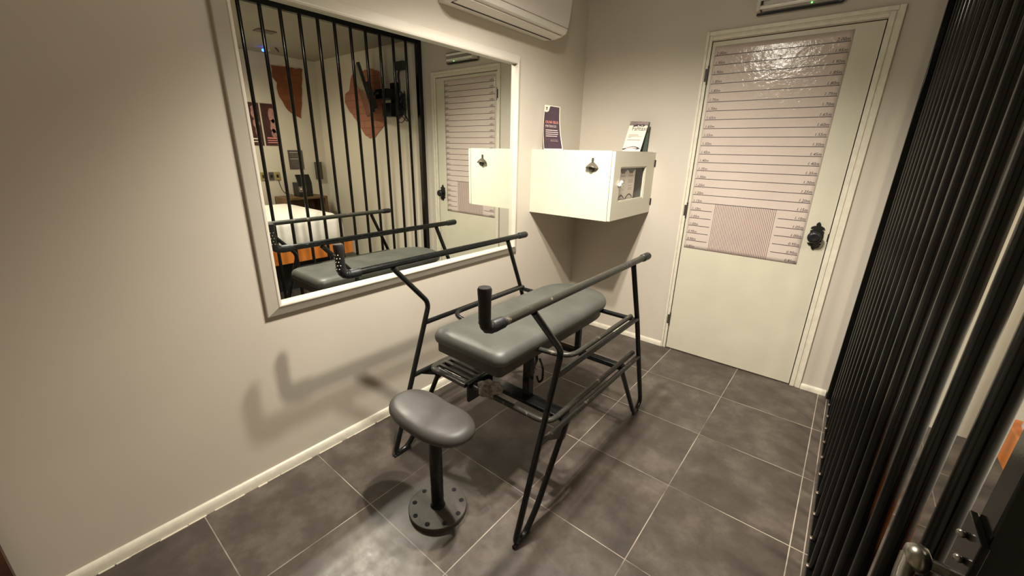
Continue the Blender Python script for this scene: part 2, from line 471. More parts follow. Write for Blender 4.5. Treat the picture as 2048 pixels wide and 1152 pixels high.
# ------------------------------------------------------------------ mirror
root = thing('wall_mirror', 'large rectangular wall mirror in a white sloped frame', 'mirror', (0, -1.54, 0.70))
y0, y1, z0, z1 = -2.267, -0.812, 0.772, 1.835
part('mirror_glass', MB().box((0.004, y0-0.008, z0-0.008), (0.010, y1+0.008, z1+0.008)), M_mirror, root)
prof = [(0, 0.008), (0, 0.034), (0.006, 0.037), (0.010, 0.037), (0.013, 0.034), (0.048, 0.017), (0.050, 0.015), (0.050, 0.0), (0.0, 0.0)]
bm = bmesh.new()
cor = [((y0, z0), (-1, -1)), ((y1, z0), (1, -1)), ((y1, z1), (1, 1)), ((y0, z1), (-1, 1))]
rings = [[bm.verts.new((h, c[0]+d[0]*u, c[1]+d[1]*u)) for u, h in prof] for c, d in cor]
for i in range(4):
    A, B_ = rings[i], rings[(i+1) % 4]
    for k in range(len(prof)): bm.faces.new((A[k], A[(k+1) % len(prof)], B_[(k+1) % len(prof)], B_[k]))
part('frame', bm, M_frame, root, smooth=15)

# ------------------------------------------------------------------ bar partition
XB = 1.855
root = thing('bar_partition', 'black floor-to-ceiling partition of round vertical bars beside the door wall', 'grille', (XB, -1.5, 0))
part('post', MB().box((XB-0.032, -0.045, 0), (XB+0.018, -0.001, H)), M_bar, root, bevel=0.003)
part('top_rail', MB().box((XB-0.022, YF+0.002, 2.298), (XB+0.022, -0.045, 2.338)), M_bar, root, bevel=0.002)
part('bottom_rail', MB().box((XB-0.018, YF+0.002, 0), (XB+0.018, -0.045, 0.022)), M_bar, root, bevel=0.002)
ys = [-0.02-0.1385*k for k in range(1, 17)]
for y in ys:
    bar = part('bar', MB().tube([(XB, y, 0.02), (XB, y, 2.30)], 0.0128, 16), M_bar, root, smooth=40)
    g_ = MB().sphere((XB-0.0145, y+0.004, 0.024), 0.008, (1, 1.2, 0.7), 10).sphere((XB+0.006, y-0.010, 0.024), 0.006, (1, 1, 0.7), 8)
    sub('weld', g_, M_glint, bar, smooth=60)
part('gate_stile', MB().box((XB-0.017, -2.395, 0.02), (XB+0.017, -2.358, 2.30)), M_bar, root, bevel=0.002)
for y in (-2.51, -2.65, -2.79, -2.93, -3.07, -3.2):
    part('bar', MB().tube([(XB, y, 0.02), (XB, y, 2.30)], 0.0128, 16), M_bar, root, smooth=40)
lp = part('lock_plate', MB().box((XB-0.023, -2.405, 0.90), (XB-0.017, -2.355, 1.05)), M_bar, root, bevel=0.001)
s_ = MB().sphere((XB-0.026, -2.372, 1.033), 0.004).sphere((XB-0.026, -2.388, 1.017), 0.004)
sub('screw', s_, M_chrome, lp, smooth=60)
b = MB().lathe([(0.006, -0.02), (0.006, -0.032), (0.013, -0.036), (0.015, -0.043), (0.011, -0.051), (0.003, -0.053)], (XB-0.003, -2.372, 0.985), 'x', 20)
b.tube([(XB-0.05, -2.372, 0.985), (XB-0.055, -2.395, 0.968), (XB-0.055, -2.42, 0.955), (XB-0.05, -2.44, 0.93)], 0.0075, 12, fil=0.012)
sub('latch', b, M_chrome, lp, smooth=50)

# ------------------------------------------------------------------ bench
BX = 0.656; HW = 0.356
bench = thing('padded_bench', 'black tube-frame bench with long grey padded seat and two upturned handlebars', 'bench', (BX, -1.5, 0))
R1 = 0.0115
def leg_front(x):
    return [(x, -1.928, 0.900), (x, -1.752, 0.700), (x, -1.99, 0.0145), (x, -1.925, 0.0145), (x, -1.858, 0.085), (x, -1.685, 0.366)]
def leg_rear(x):
    return [(x, -1.197, 0.900), (x, -1.072, 0.605), (x, -0.870, 0.050), (x, -0.925, 0.0145), (x, -0.965, 0.030), (x, -1.180, 0.366)]
for sgn in (-1, 1):
    x = BX+sgn*HW
    t_ = MB().tube(leg_front(x), R1, 14, fil=0.035); l_ = part('leg', t_, M_tube, bench, smooth=50)
    sub('rubber_foot', MB().tube([(x, -1.995, 0.006), (x, -1.905, 0.006)], 0.0075, 10), M_rubber, l_, smooth=50)
    t_ = MB().tube(leg_rear(x), R1, 14, fil=0.03); l_ = part('leg', t_, M_tube, bench, smooth=50)
    sub('rubber_foot', MB().tube([(x, -0.955, 0.006), (x, -0.895, 0.006)], 0.0075, 10), M_rubber, l_, smooth=50)
    hp = fillet([Vector((x, -1.06, 0.915)), Vector((x, -2.147, 0.915)), Vector((x, -2.147, 1.02))], 0.055, 9)
    hb = part('handlebar', MB().tube(hp, 0.0138, 18), M_worn if sgn > 0 else M_tube, bench, smooth=50)
    sub('end_cap', MB().tube([(x, -1.105, 0.915), (x, -1.102, 0.915), (x, -1.045, 0.915), (x, -1.038, 0.915)], [0.0138, 0.0172, 0.0172, 0.015], 18), M_rubber, hb, smooth=40)
    gp = fillet([Vector((x, -2.075, 0.915)), Vector((x, -2.147, 0.915)), Vector((x, -2.147, 1.034))], 0.055, 12)
    rr = [0.0168+0.0011*math.sin(i*2.4) for i in range(len(gp))]; rr[-1] = 0.0175
    gp = gp[:-1] + [gp[-2].lerp(gp[-1], t) for t in (0.3, 0.6, 0.93, 1.0)]
    rr = rr[:-1] + [0.0168, 0.0175, 0.0190, 0.0165]
    gr = sub('grip', MB().tube(gp, rr, 20), M_rubber, hb, smooth=45)
    st = MB()
    for q, zz in enumerate((0.945, 0.958, 0.971, 0.984, 0.997)):
        for a in ((-150, -115, -80, -45, 170) if sgn < 0 else (-175,)):
            if sgn > 0 and q % 2: continue
            aa = math.radians(a + (18 if q % 2 else 0))
            st.sphere((x+0.0172*math.cos(aa), -2.147+0.0172*math.sin(aa), zz), 0.0022, n=8)
    # small pale studs pressed in the rubber
    s2 = bpy.data.objects
    sub('grip_studs', st, M_studs, hb, smooth=60)
    part('side_rail', MB().tube([(x, -1.782, 0.612), (x, -1.078, 0.612)], 0.0112, 14), M_tube, bench, smooth=50)
    part('side_rail', MB().tube([(x, -1.862, 0.375), (x, -0.985, 0.375)], 0.0112, 14), M_worn if sgn > 0 else M_tube, bench, smooth=50)
    # inner loops, upper and lower
    xi = BX+sgn*(HW-0.028)
    part('inner_rail', MB().tube([(xi, -1.085, 0.620), (xi, -1.640, 0.620), (BX+sgn*0.150, -1.640, 0.604)], 0.0106, 14, fil=0.07), M_worn if sgn > 0 else M_tube, bench, smooth=50)
    part('inner_rail', MB().tube([(xi, -1.000, 0.392), (xi, -1.768, 0.392), (BX+sgn*0.02, -1.768, 0.392)], 0.0112, 14, fil=0.06), M_worn, bench, smooth=50)
for sgn in (-1, 1):
    x = BX+sgn*HW
    gq = [(-1.822, 0.366), (-1.655, 0.366), (-1.690, 0.300), (-1.712, 0.292), (-1.74, 0.325)]
    part('gusset_plate', MB().prism(gq, lambda p: (x-0.004, p[0], p[1]), lambda p: (x+0.004, p[0], p[1])), M_tube, bench, bevel=0.001)
part('crossbar', MB().tube([(BX-HW, -1.083, 0.606), (BX+HW, -1.083, 0.606)], 0.0112, 14), M_tube, bench, smooth=50)
part('crossbar', MB().box((BX-HW+0.01, -1.168, 0.362), (BX+HW-0.01, -1.130, 0.386)), M_tube, bench, bevel=0.003)
part('crossbar', MB().box((BX-HW+0.02, -1.690, 0.362), (BX+HW-0.02, -1.625, 0.380)), M_tube, bench, bevel=0.003)
for sx_, yq, wq in ((-0.142, -1.650, 0.017), (0.142, -1.650, 0.017), (-0.088, -1.148, 0.013), (0.088, -1.148, 0.013)):
    x = BX+sx_
    part('post', MB().box((x-wq, yq-wq, 0.38), (x+wq, yq+wq, 0.575)), M_tube, bench, bevel=0.003)
# padded seat: squared near end, rounded far end
def pad_outline(hw, ya, yb, rc, n=9):
    pts = []
    for k in range(n+1):   # near right corner
        a = -PI/2 + (PI/2)*k/n; pts.append((hw-rc+rc*math.cos(a), ya+rc+rc*math.sin(a)))
    ry = 0.20
    for k in range(2*n+1): # far rounded end
        a = PI*k/(2*n)
        ca, sa = math.cos(a), math.sin(a)
        e = 0.78
        pts.append((hw*math.copysign(abs(ca)**e, ca), yb-ry+ry*abs(sa)**e))
    for k in range(n+1):
        a = PI + (PI/2)*k/n; pts.append((-hw+rc+rc*math.cos(a), ya+rc+rc*math.sin(a)))
    return pts
def cushion(out_fn, levels, cx, cy=0):
    bm = bmesh.new(); rings = []
    for inset, z in levels:
        rings.append([bm.verts.new((cx+p[0], cy+p[1], z)) for p in out_fn(inset)])
    n = len(rings[0])
    for A, B_ in zip(rings, rings[1:]):
        for k in range(n): bm.faces.new((A[k], A[(k+1) % n], B_[(k+1) % n], B_[k]))
    bm.faces.new(rings[0][::-1])
    cc = Vector((0, 0, 0))
    for v in rings[-1]: cc += v.co
    cc /= n
    cv = bm.verts.new(cc+Vector((0, 0, 0.001)))
    for k in range(n): bm.faces.new((rings[-1][k], rings[-1][(k+1) % n], cv))
    return bm
ZT = 0.672
lev = [(0.014, ZT-0.060), (0.003, ZT-0.054), (0, ZT-0.044), (0, ZT-0.034), (0.003, ZT-0.022), (0.010, ZT-0.011), (0.022, ZT-0.004), (0.045, ZT), (0.10, ZT+0.001)]
po = lambda i: pad_outline(0.189-i, -1.888+i, -0.948-i, max(0.045-i*0.4, 0.008))
part('seat_pad', cushion(po, lev, BX), M_pad, bench, smooth=60)
po2 = lambda i: pad_outline(0.172-i, -1.872+i, -0.97-i, 0.02)
part('seat_base', cushion(po2, [(0, 0.571), (0, 0.618)], BX), M_padbase, bench, smooth=40)
# slotted foot plate under the near end
b = MB()
def plate(x0, x1, y0, y1, z0, z1, slots):
    q = MB(); ysl = [y0]
    for a, c in slots: ysl += [a, c]
    ysl.append(y1)
    for i in range(0, len(ysl), 2): q.box((x0, ysl[i], z0), (x1, ysl[i+1], z1))
    for a, c in slots:
        q.box((x0, a, z0), (x0+0.02, c, z1)); q.box((x1-0.015, a, z0), (x1, c, z1))
    return q
q = plate(0.345, 0.575, -1.795, -1.625, 0.402, 0.412, [(-1.784, -1.760), (-1.745, -1.724), (-1.706, -1.688), (-1.668, -1.652)])
part('foot_plate', q, M_worn, bench, bevel=0.001)
part('foot_plate_rim', MB().tube([(0.575, -1.797, 0.402), (0.350, -1.797, 0.402), (0.332, -1.74, 0.402), (0.338, -1.63, 0.402)], 0.010, 12, fil=0.03), M_worn, bench, smooth=50)
part('bracket', MB().box((0.578, -1.795, 0.325), (0.592, -1.640, 0.412)), M_tube, bench, bevel=0.002)
bm = bmesh.new(); bmesh.ops.create_icosphere(bm, subdivisions=4, radius=1)
for v in bm.verts:
    p = v.co.copy(); k = 1+0.16*math.sin(7*p.x+3)*math.sin(6*p.y)+0.12*math.sin(11*p.z+5*p.x)
    v.co = Vector((0.668+p.x*0.058*k, -1.745+p.y*0.042*k, 0.398+p.z*0.032*k))
part('torn_padding', bm, M_rag, bench, smooth=80)
part('strap_loop', MB().tube([(0.83, -1.62, 0.555), (0.85, -1.62, 0.52), (0.85, -1.62, 0.46), (0.832, -1.62, 0.44), (0.82, -1.62, 0.47)], 0.005, 10, fil=0.02), M_tube, bench, smooth=50)
part('brace', MB().tube([(0.755, -1.60, 0.56), (0.79, -1.60, 0.46)], 0.006, 10), M_tube, bench, smooth=50)

# ------------------------------------------------------------------ stool
SX, SY = 0.672, -2.055
stool = thing('stool', 'low stool with grey oval padded seat on a post bolted to the floor', 'stool', (SX, SY, 0))
bp = part('base_plate', MB().lathe([(0.111, 0.0), (0.114, 0.002), (0.114, 0.019), (0.112, 0.021), (0.026, 0.0215)], (SX, SY, 0), 'z', 48), M_plate, stool, smooth=40)
for k in range(9):
    a = 2*PI*k/9+0.25
    sub('bolt_hole', MB().lathe([(0.0095, 0.0212), (0.0095, 0.0222), (0.007, 0.0218)], (SX+0.094*math.cos(a), SY+0.094*math.sin(a), 0), 'z', 14), M_dark, bp)
part('post', MB().lathe([(0.030, 0.0205), (0.0255, 0.030), (0.0245, 0.04), (0.0245, 0.405)], (SX, SY, 0), 'z', 24), M_tube, stool, smooth=40)
def bean(i, n=64):
    pts = []
    for k in range(n):
        a = 2*PI*k/n; ca, sa = math.cos(a), math.sin(a)
        x = (0.193-i)*math.copysign(abs(ca)**0.80, ca)
        y = (0.104-i)*math.copysign(abs(sa)**0.85, sa)
        if sa > 0: y -= 0.014*math.exp(-(x/0.075)**2)
        pts.append((x, y))
    return pts
zt = 0.462
lev = [(0.02, zt-0.052), (0.006, zt-0.046), (0, zt-0.036), (0, zt-0.026), (0.004, zt-0.015), (0.013, zt-0.006), (0.028, zt-0.001), (0.055, zt+0.001)]
part('seat', cushion(bean, lev, SX-0.012, SY-0.004), M_stool, stool, smooth=60)
part('seat_base', cushion(bean, [(0.03, zt-0.066), (0.03, zt-0.050)], SX-0.012, SY-0.004), M_padbase, stool, smooth=40)

# ------------------------------------------------------------------ wall cabinet
cab = thing('wall_cabinet', 'white wall cabinet in the corner with a small glazed door', 'cabinet', (0.3, -0.3, 0.97))
X1, Y0, Z0, Z1 = 0.573, -0.610, 0.970, 1.373
b = MB()
b.box((0.001, Y0, Z0), (X1, Y0+0.015, Z1)).box((0.001, -0.016, Z0), (X1, -0.001, Z1)).box((0.001, Y0+0.015, Z1-0.015), (X1, -0.016, Z1))
b.box((0.001, Y0+0.015, Z0), (X1, -0.016, Z0+0.015)).box((0.001, Y0+0.015, Z0+0.015), (0.012, -0.016, Z1-0.015))
part('body', b, M_cab, cab)
wy0, wy1, wz0, wz1 = -0.524, -0.142, 1.078, 1.283
b = MB(); xa, xb = 0.577, 0.596
b.box((xa, Y0, Z0+0.003), (xb, wy0, Z1-0.003)).box((xa, wy1, Z0+0.003), (xb, -0.003, Z1-0.003)).box((xa, wy0, Z0+0.003), (xb, wy1, wz0)).box((xa, wy0, wz1), (xb, wy1, Z1-0.003))
dr = part('door', b, M_cab, cab)
b = MB()
b.box((xa+0.002, wy0, wz0), (xb-0.004, wy0+0.008, wz1)).box((xa+0.002, wy1-0.008, wz0), (xb-0.004, wy1, wz1)).box((xa+0.002, wy0, wz0), (xb-0.004, wy1, wz0+0.008)).box((xa+0.002, wy0, wz1-0.008), (xb-0.004, wy1, wz1))
sub('glazing_bead', b, M_cab, dr, bevel=0.002)
sub('pane', MB().box((xa+0.003, wy0+0.002, wz0+0.002), (xa+0.005, wy1-0.002, wz1-0.002)), M_glass, dr)
kb = MB().sphere((xb+0.010, -0.541, 1.183), 0.0115).sphere((xb+0.012, -0.522, 1.198), 0.0105).sphere((xb+0.010, -0.526, 1.172), 0.0095)
kb.lathe([(0.004, 0), (0.004, 0.01)], (xb, -0.531, 1.185), 'x', 10)
sub('knob', kb, plain('white_knob', (0.85, 0.84, 0.76), 0.2), dr, smooth=60)
for z in (1.300, 1.045):
    hb_ = MB().tube([(xb+0.004, -0.0045, z-0.022), (xb+0.004, -0.0045, z+0.022)], 0.004, 10)
    part('hinge', hb_, M_black, cab, smooth=40)

# leaflets behind the pane
for i, (ya, yb_, xx) in enumerate(((-0.480, -0.362, 0.566), (-0.355, -0.225, 0.560))):
    lab = ('cream leaflet with dark mask header behind cabinet pane, nearer the knob', 'cream leaflet with dark mask header behind cabinet pane, nearer the hinges')[i]
    r_ = thing('leaflet', lab, 'leaflet', (xx, (ya+yb_)/2, Z0+0.015), 'leaflets standing inside the wall cabinet')
    part('sheet', MB().box((xx-0.001, ya, Z0+0.0155), (xx, yb_, 1.281)), M_paper, r_)
    pb = MB().box((xx, ya, 1.262), (xx+0.0004, yb_, 1.281))
    ym = (ya+yb_)/2
    pb.prism([(ym-0.05, 1.262), (ym-0.03, 1.250), (ym-0.018, 1.240), (ym-0.008, 1.240), (ym, 1.247), (ym+0.008, 1.240), (ym+0.018, 1.240), (ym+0.035, 1.252), (ym+0.055, 1.262)],
             lambda p: (xx, p[0], p[1]), lambda p: (xx+0.0005, p[0], p[1]))
    sw = []
    for k in range(13):
        t = k/12; sw.append((ya+0.004+t*(yb_-ya-0.02), 1.098+0.018*math.sin(t*PI*1.25-0.5)))
    sw2 = [(a, c-0.012+0.004*k/12) for k, (a, c) in enumerate(sw)]
    part('printed_mask', pb, M_ink, r_); pb = MB()
    pb.prism(sw+sw2[::-1], lambda p: (xx, p[0], p[1]), lambda p: (xx+0.0005, p[0], p[1]))
    part('printed_ribbon', pb, M_ink, r_)
    pl_ = text_bm([('Fantasia', ym, 1.222, 0.022, 'CENTER', 0.1)], lambda u, v: (xx+0.0006, u, v))
    part('lettering', pl_, M_grey, r_)
    tl = MB()
    for k, (zl, wl) in enumerate(((1.200, .07), (1.192, .075), (1.184, .07), (1.165, .05), (1.150, .06), (1.142, .06))):
        tl.box((xx, ym-wl/2, zl-0.0012), (xx+0.0004, ym+wl/2, zl+0.0012))
    part('text_lines', tl, M_grey, r_)

# bottle opener screwed to the cabinet face
op = thing('bottle_opener', 'dark cast bottle opener screwed to the white cabinet side', 'bottle opener', (0.455, -0.612, 1.29))
yb0 = Y0-0.0005
b = MB()
pts = [(-0.006, 0.040), (0.006, 0.040), (0.009, 0.032), (0.0075, 0.014), (0.022, 0.006), (0.033, -0.006), (0.020, -0.016), (0.013, -0.032), (0.006, -0.040), (-0.006, -0.040), (-0.013, -0.032), (-0.020, -0.016), (-0.033, -0.006), (-0.022, 0.006), (-0.0075, 0.014), (-0.009, 0.032)]
f_ = lambda yy_: (lambda p: (0.455+p[0]*0.82, yy_, 1.292+p[1]))
b.prism(pts, f_(yb0), f_(yb0-0.005))
part('back_plate', b, M_plate, op, bevel=0.0015)
bm = bmesh.new(); rows = []
for j in range(7):
    t = j/6; out_ = 0.004+0.030*math.sin(t*PI/2); zc = 0.014-0.024*t; wv = 0.011+0.030*math.sin(t*PI/2)
    rows.append([bm.verts.new((0.455+wv*math.cos(PI*k/10), yb0-0.003-out_*math.sin(PI*k/10), 1.292+zc-0.010*abs(math.cos(PI*k/10))*t)) for k in range(11)])
for A, B_ in zip(rows, rows[1:]):
    for k in range(10): bm.faces.new((A[k], A[k+1], B_[k+1], B_[k]))
hood = part('hood', bm, metal_paint('cast_metal', (0.09, 0.075, 0.055), (0.2, 0.17, 0.13), 0.35, 0.6), op, smooth=60)
sm = hood.modifiers.new('solid', 'SOLIDIFY'); sm.thickness = 0.003
part('cap_lip', MB().lathe([(0.004, -0.004), (0.013, -0.006), (0.014, -0.016), (0.006, -0.020), (0.001, -0.020)], (0.455, yb0, 1.268), 'y', 20), M_plate, op, smooth=50)

# cards standing on the cabinet
def card_grid(cor, bow, nu=8, nv=14):
    """cor: BL, BR, TL, TR in 3D; bow: outward bow along the normal. returns place(u, v, off)"""
    BL, BR, TL, TR = [Vector(c) for c in cor]
    nrm = (BR-BL).cross(TL-BL).normalized()
    def pt(u, v, off=0):
        a = BL.lerp(BR, u); c = TL.lerp(TR, u)
        p = a.lerp(c, v)
        return p + nrm*(off) + bow*math.sin(PI*v)
    return pt
def card_mesh(pt, off0, off1, u0=0, u1=1, v0=0, v1=1, nu=8, nv=14):
    bm = bmesh.new(); g = {}
    for s_ in (0, 1):
        for i in range(nu+1):
            for j in range(nv+1):
                g[s_, i, j] = bm.verts.new(pt(u0+(u1-u0)*i/nu, v0+(v1-v0)*j/nv, (off0, off1)[s_]))
    for i in range(nu):
        for j in range(nv):
            for s_ in (0, 1): bm.faces.new((g[s_, i, j], g[s_, i+1, j], g[s_, i+1, j+1], g[s_, i, j+1]))
    for i in range(nu):
        for j in (0, nv): bm.faces.new((g[0, i, j], g[0, i+1, j], g[1, i+1, j], g[1, i, j]))
    for j in range(nv):
        for i in (0, nu): bm.faces.new((g[0, i, j], g[0, i, j+1], g[1, i, j+1], g[1, i, j]))
    return bm
pc = thing('purple_card', 'tall dark purple card with white corner and pink lettering on the cabinet', 'card', (0.12, -0.54, Z1))
pt = card_grid([(0.052, -0.545, Z1+0.001), (0.206, -0.555, Z1+0.001), (0.016, -0.500, 1.648), (0.152, -0.530, 1.626)], Vector((-0.010, 0, 0)))
part('sheet', card_mesh(pt, 0, -0.0015) if False else card_mesh(pt, -0.0015, 0), M_paper, pc, smooth=40)
part('purple_field', card_mesh(pt, 0.0001, 0.0006, 0.03, 0.97, 0.02, 0.985), M_purple, pc, smooth=40)
# white notch top-left with a small mark
cb = bmesh.new()
ol = [(0.0, 1.0), (0.42, 1.0), (0.36, 0.975), (0.33, 0.93), (0.30, 0.875), (0.22, 0.85), (0.12, 0.845), (0.0, 0.86)]
fr_ = [cb.verts.new(pt(u, v, 0.0009)) for u, v in ol]; cb.faces.new(fr_)
part('white_corner', cb, M_paper, pc)
def quad_bm(pt, rects, off):
    bm = bmesh.new()
    for u0, u1, v0, v1 in rects:
        bm.faces.new([bm.verts.new(pt(*q, off)) for q in ((u0, v0), (u1, v0), (u1, v1), (u0, v1))])
    return bm
part('corner_mark', quad_bm(pt, [(0.10, 0.21, 0.925, 0.955), (0.11, 0.20, 0.90, 0.917), (0.08, 0.23, 0.885, 0.892)], 0.0012), M_ink, pc)
tp = lambda u, v: pt(u, v, 0.0011)
aw, ah = 0.145, 0.26
def lett(items, off, ptf, aw, ah):
    return text_bm([(s_, 0, 0, sz, al, 0) for s_, sz, al in items], lambda u, v: (u, v, 0))
def card_text(s_, u, v, size, ptf, off, aw, ah, al='LEFT', shear=0.0):
    return text_bm([(s_, 0, 0, size, al, shear)], lambda a, c: ptf(u+a/aw, v+c/ah, off))
part('pink_lettering', card_text('OLHA SEUS', 0.14, 0.60, 0.022, pt, 0.0012, aw, ah), M_pink, pc)
part('pale_lettering', card_text('PERTENCES', 0.14, 0.51, 0.0185, pt, 0.0012, aw, ah), M_pale, pc)
part('text_lines', quad_bm(pt, [(0.16, 0.86, 0.435, 0.452), (0.16, 0.88, 0.390, 0.405), (0.16, 0.86, 0.345, 0.360), (0.16, 0.80, 0.300, 0.315)], 0.0011), M_pale, pc)
part('faint_lines', quad_bm(pt, [(0.42, 0.80, 0.225, 0.235), (0.40, 0.82, 0.190, 0.205)], 0.0011), M_grey, pc)

wc = thing('white_card', 'small cream tent card with mask header and ribbon on the cabinet', 'card', (0.46, -0.08, Z1))
pt2 = card_grid([(0.393, -0.10, Z1+0.001), (0.522, -0.10, Z1+0.001), (0.420, -0.065, 1.566), (0.548, -0.065, 1.560)], Vector((0, 0, 0)))
part('front_sheet', card_mesh(pt2, -0.0012, 0, nu=2, nv=2), M_paper, wc)
pt3 = card_grid([(0.418, -0.022, Z1+0.001), (0.541, -0.030, Z1+0.001), (0.423, -0.062, 1.564), (0.553, -0.062, 1.558)], Vector((0, 0, 0)))
part('back_sheet', card_mesh(pt3, -0.0012, 0, nu=2, nv=2), M_teal, wc)
part('grey_header', quad_bm(pt2, [(0.0, 1.0, 0.875, 1.0)], 0.0006), M_grey, wc)
bm = bmesh.new()
ol = [(0.0, 0.875), (0.0, 0.862), (0.2, 0.868), (0.25, 0.85), (0.20, 0.835), (0.42, 0.835), (0.48, 0.822), (0.55, 0.835), (0.60, 0.850), (0.66, 0.825), (0.76, 0.822), (0.82, 0.85), (0.86, 0.875), (1.0, 0.872), (1.0, 0.89), (0.8, 0.888), (0.78, 0.91), (0.66, 0.895), (0.5, 0.90), (0.36, 0.91), (0.38, 0.885)]
bm.faces.new([bm.verts.new(pt2(u, v, 0.0009)) for u, v in ol])
part('mask_print', bm, M_ink, wc)
part('mask_eyes', quad_bm(pt2, [(0.46, 0.54, 0.842, 0.868), (0.66, 0.74, 0.842, 0.868)], 0.0012), M_paper, wc)
part('lettering', card_text('Fantasia', 0.20, 0.70, 0.034, pt2, 0.0009, 0.12, 0.178, 'LEFT', 0.0), M_ink, wc)
part('text_lines', quad_bm(pt2, [(0.12, 0.66, 0.555, 0.566), (0.12, 0.66, 0.525, 0.536), (0.12, 0.82, 0.495, 0.506), (0.12, 0.30, 0.462, 0.475), (0.10, 0.84, 0.375, 0.392), (0.44, 0.64, 0.785, 0.797)], 0.0009), M_grey, wc)
bm = bmesh.new()
a_ = [(0.0, 0.035), (0.12, 0.06), (0.3, 0.10), (0.5, 0.115), (0.7, 0.085), (0.88, 0.04)]
c_ = [(0.80, 0.07), (0.96, 0.08), (0.85, 0.135), (0.68, 0.165), (0.5, 0.17), (0.3, 0.145), (0.12, 0.10), (0.0, 0.09)]
bm.faces.new([bm.verts.new(pt2(u, v, 0.0009)) for u, v in a_+c_])
part('ribbon_print', bm, M_ink, wc)
bm = bmesh.new()
a_ = [(0.18, 0.085), (0.4, 0.120), (0.6, 0.115), (0.78, 0.090)]; c_ = [(0.76, 0.125), (0.6, 0.148), (0.4, 0.145), (0.18, 0.108)]
bm.faces.new([bm.verts.new(pt2(u, v, 0.0012)) for u, v in a_+c_])
part('ribbon_highlight', bm, M_pale, wc)

# ------------------------------------------------------------------ air conditioner
ac = thing('air_conditioner', 'white split air conditioner high on the wall above the mirror', 'air conditioner', (0.1, -0.95, 2.0))
ya, yb_ = -1.375, -0.528
prof = [(0.001, 2.006), (0.06, 2.000), (0.13, 2.006), (0.165, 2.020), (0.178, 2.040), (0.190, 2.10), (0.200, 2.19), (0.203, 2.26), (0.19, 2.275), (0.001, 2.278)]
part('body', MB().prism(prof, lambda p: (p[0], ya, p[1]), lambda p: (p[0], yb_, p[1])), M_ac, ac, bevel=0.006)
part('louvre', MB().prism([(0.082, 1.9985), (0.148, 2.009), (0.150, 2.006), (0.10, 1.9955)], lambda p: (p[0], ya+0.02, p[1]), lambda p: (p[0], yb_-0.02, p[1])), M_ac, ac, bevel=0.001)
part('air_slot', MB().box((0.066, ya+0.02, 1.9990), (0.080, yb_-0.02, 2.004)), M_dark, ac)
part('front_seam', MB().box((0.1785, ya-0.0004, 2.043), (0.1805, yb_+0.0004, 2.046)), M_grey, ac)
part('indicator', MB().box((0.196, -0.60, 2.150), (0.1975, -0.592, 2.168)), M_trim, ac)
part('badge', MB().box((0.2005, -0.77, 2.205), (0.2025, -0.72, 2.212)), M_ink, ac)

# ------------------------------------------------------------------ emergency light over the door
el = thing('emergency_light', 'wall lamp with clear twin tubes mounted over the door', 'lamp', (1.25, -0.03, 2.09))
part('base', MB().box((1.062, -0.020, 2.088), (1.440, -0.001, 2.182)), plain('grey_housing', (0.20, 0.19, 0.18), 0.35), el, bevel=0.006)
part('housing', MB().box((1.090, -0.058, 2.096), (1.420, -0.020, 2.174)), plain('reflector_housing', (0.42, 0.40, 0.37), 0.18, metal=0.5), el, bevel=0.008)
part('rim', MB().tube([(1.064, -0.022, 2.090), (1.436, -0.022, 2.090), (1.446, -0.022, 2.10), (1.446, -0.022, 2.17)], 0.0045, 10, fil=0.02), M_black, el, smooth=50)
for z in (2.112, 2.152):
    part('tube', MB().tube([(1.085, -0.066, z), (1.400, -0.066, z)], 0.0095, 14), plain('tube_glass', (0.72, 0.70, 0.64), 0.08, coat=0.5), el, smooth=50)
part('socket', MB().box((1.066, -0.072, 2.098), (1.084, -0.02, 2.170)), M_frame, el, bevel=0.003)
part('indicator', MB().sphere((1.315, -0.061, 2.099), 0.0035, n=10), M_led, el)

# ------------------------------------------------------------------ ceiling spot fixture (above the frame)
cf = thing('ceiling_spotlight', 'white twin ceiling spotlight above the padded bench', 'lamp', (0.94, -1.70, H))
part('canopy', MB().lathe([(0.055, 2.357), (0.055, 2.343), (0.05, 2.34)], (0.943, -1.70, 0), 'z', 24), M_frame, cf, smooth=40)
for (lx, ly, lz) in (LA, LB):
    part('lamp_head', MB().lathe([(0.012, 0.095), (0.03, 0.09), (0.045, 0.065), (0.046, 0.060)], (lx, ly, lz), 'z', 20), M_frame, cf, smooth=40)
    part('arm', MB().tube([(0.943, -1.70, 2.345), (lx, ly, lz+0.092)], 0.007, 10), M_frame, cf, smooth=40)

# ------------------------------------------------------------------ bedroom, seen in the mirror
bed = thing('bed', 'white sheeted bed on an orange platform beyond the bars', 'bed', (3.1, -1.8, 0))
part('platform', MB().box((2.32, -2.95, 0.30), (3.52, -0.63, 0.438)), M_orange, bed, bevel=0.006)
part('underbed_shade', MB().box((2.46, -2.85, 0.0), (3.50, -0.80, 0.30)), M_dark, bed)  # near-black block painting the shade beneath the floating platform
def rr_box(x0, x1, y0, y1, r, n=8):
    pts = []
    for cx, cy, a0 in ((x1-r, y1-r, 0), (x0+r, y1-r, 90), (x0+r, y0+r, 180), (x1-r, y0+r, 270)):
        for k in range(n+1):
            a = math.radians(a0+90*k/n); pts.append((cx+r*math.cos(a), cy+r*math.sin(a)))
    return pts
fm = lambda i: rr_box(2.325+i, 3.54-i, -2.94+i, -0.66-i, max(0.12-i*0.6, 0.03))
part('mattress', cushion(fm, [(0.02, 0.439), (0.0, 0.47), (0.0, 0.57), (0.010, 0.63), (0.035, 0.675), (0.075, 0.708), (0.15, 0.725), (0.3, 0.732)], 0), M_sheet, bed, smooth=60)

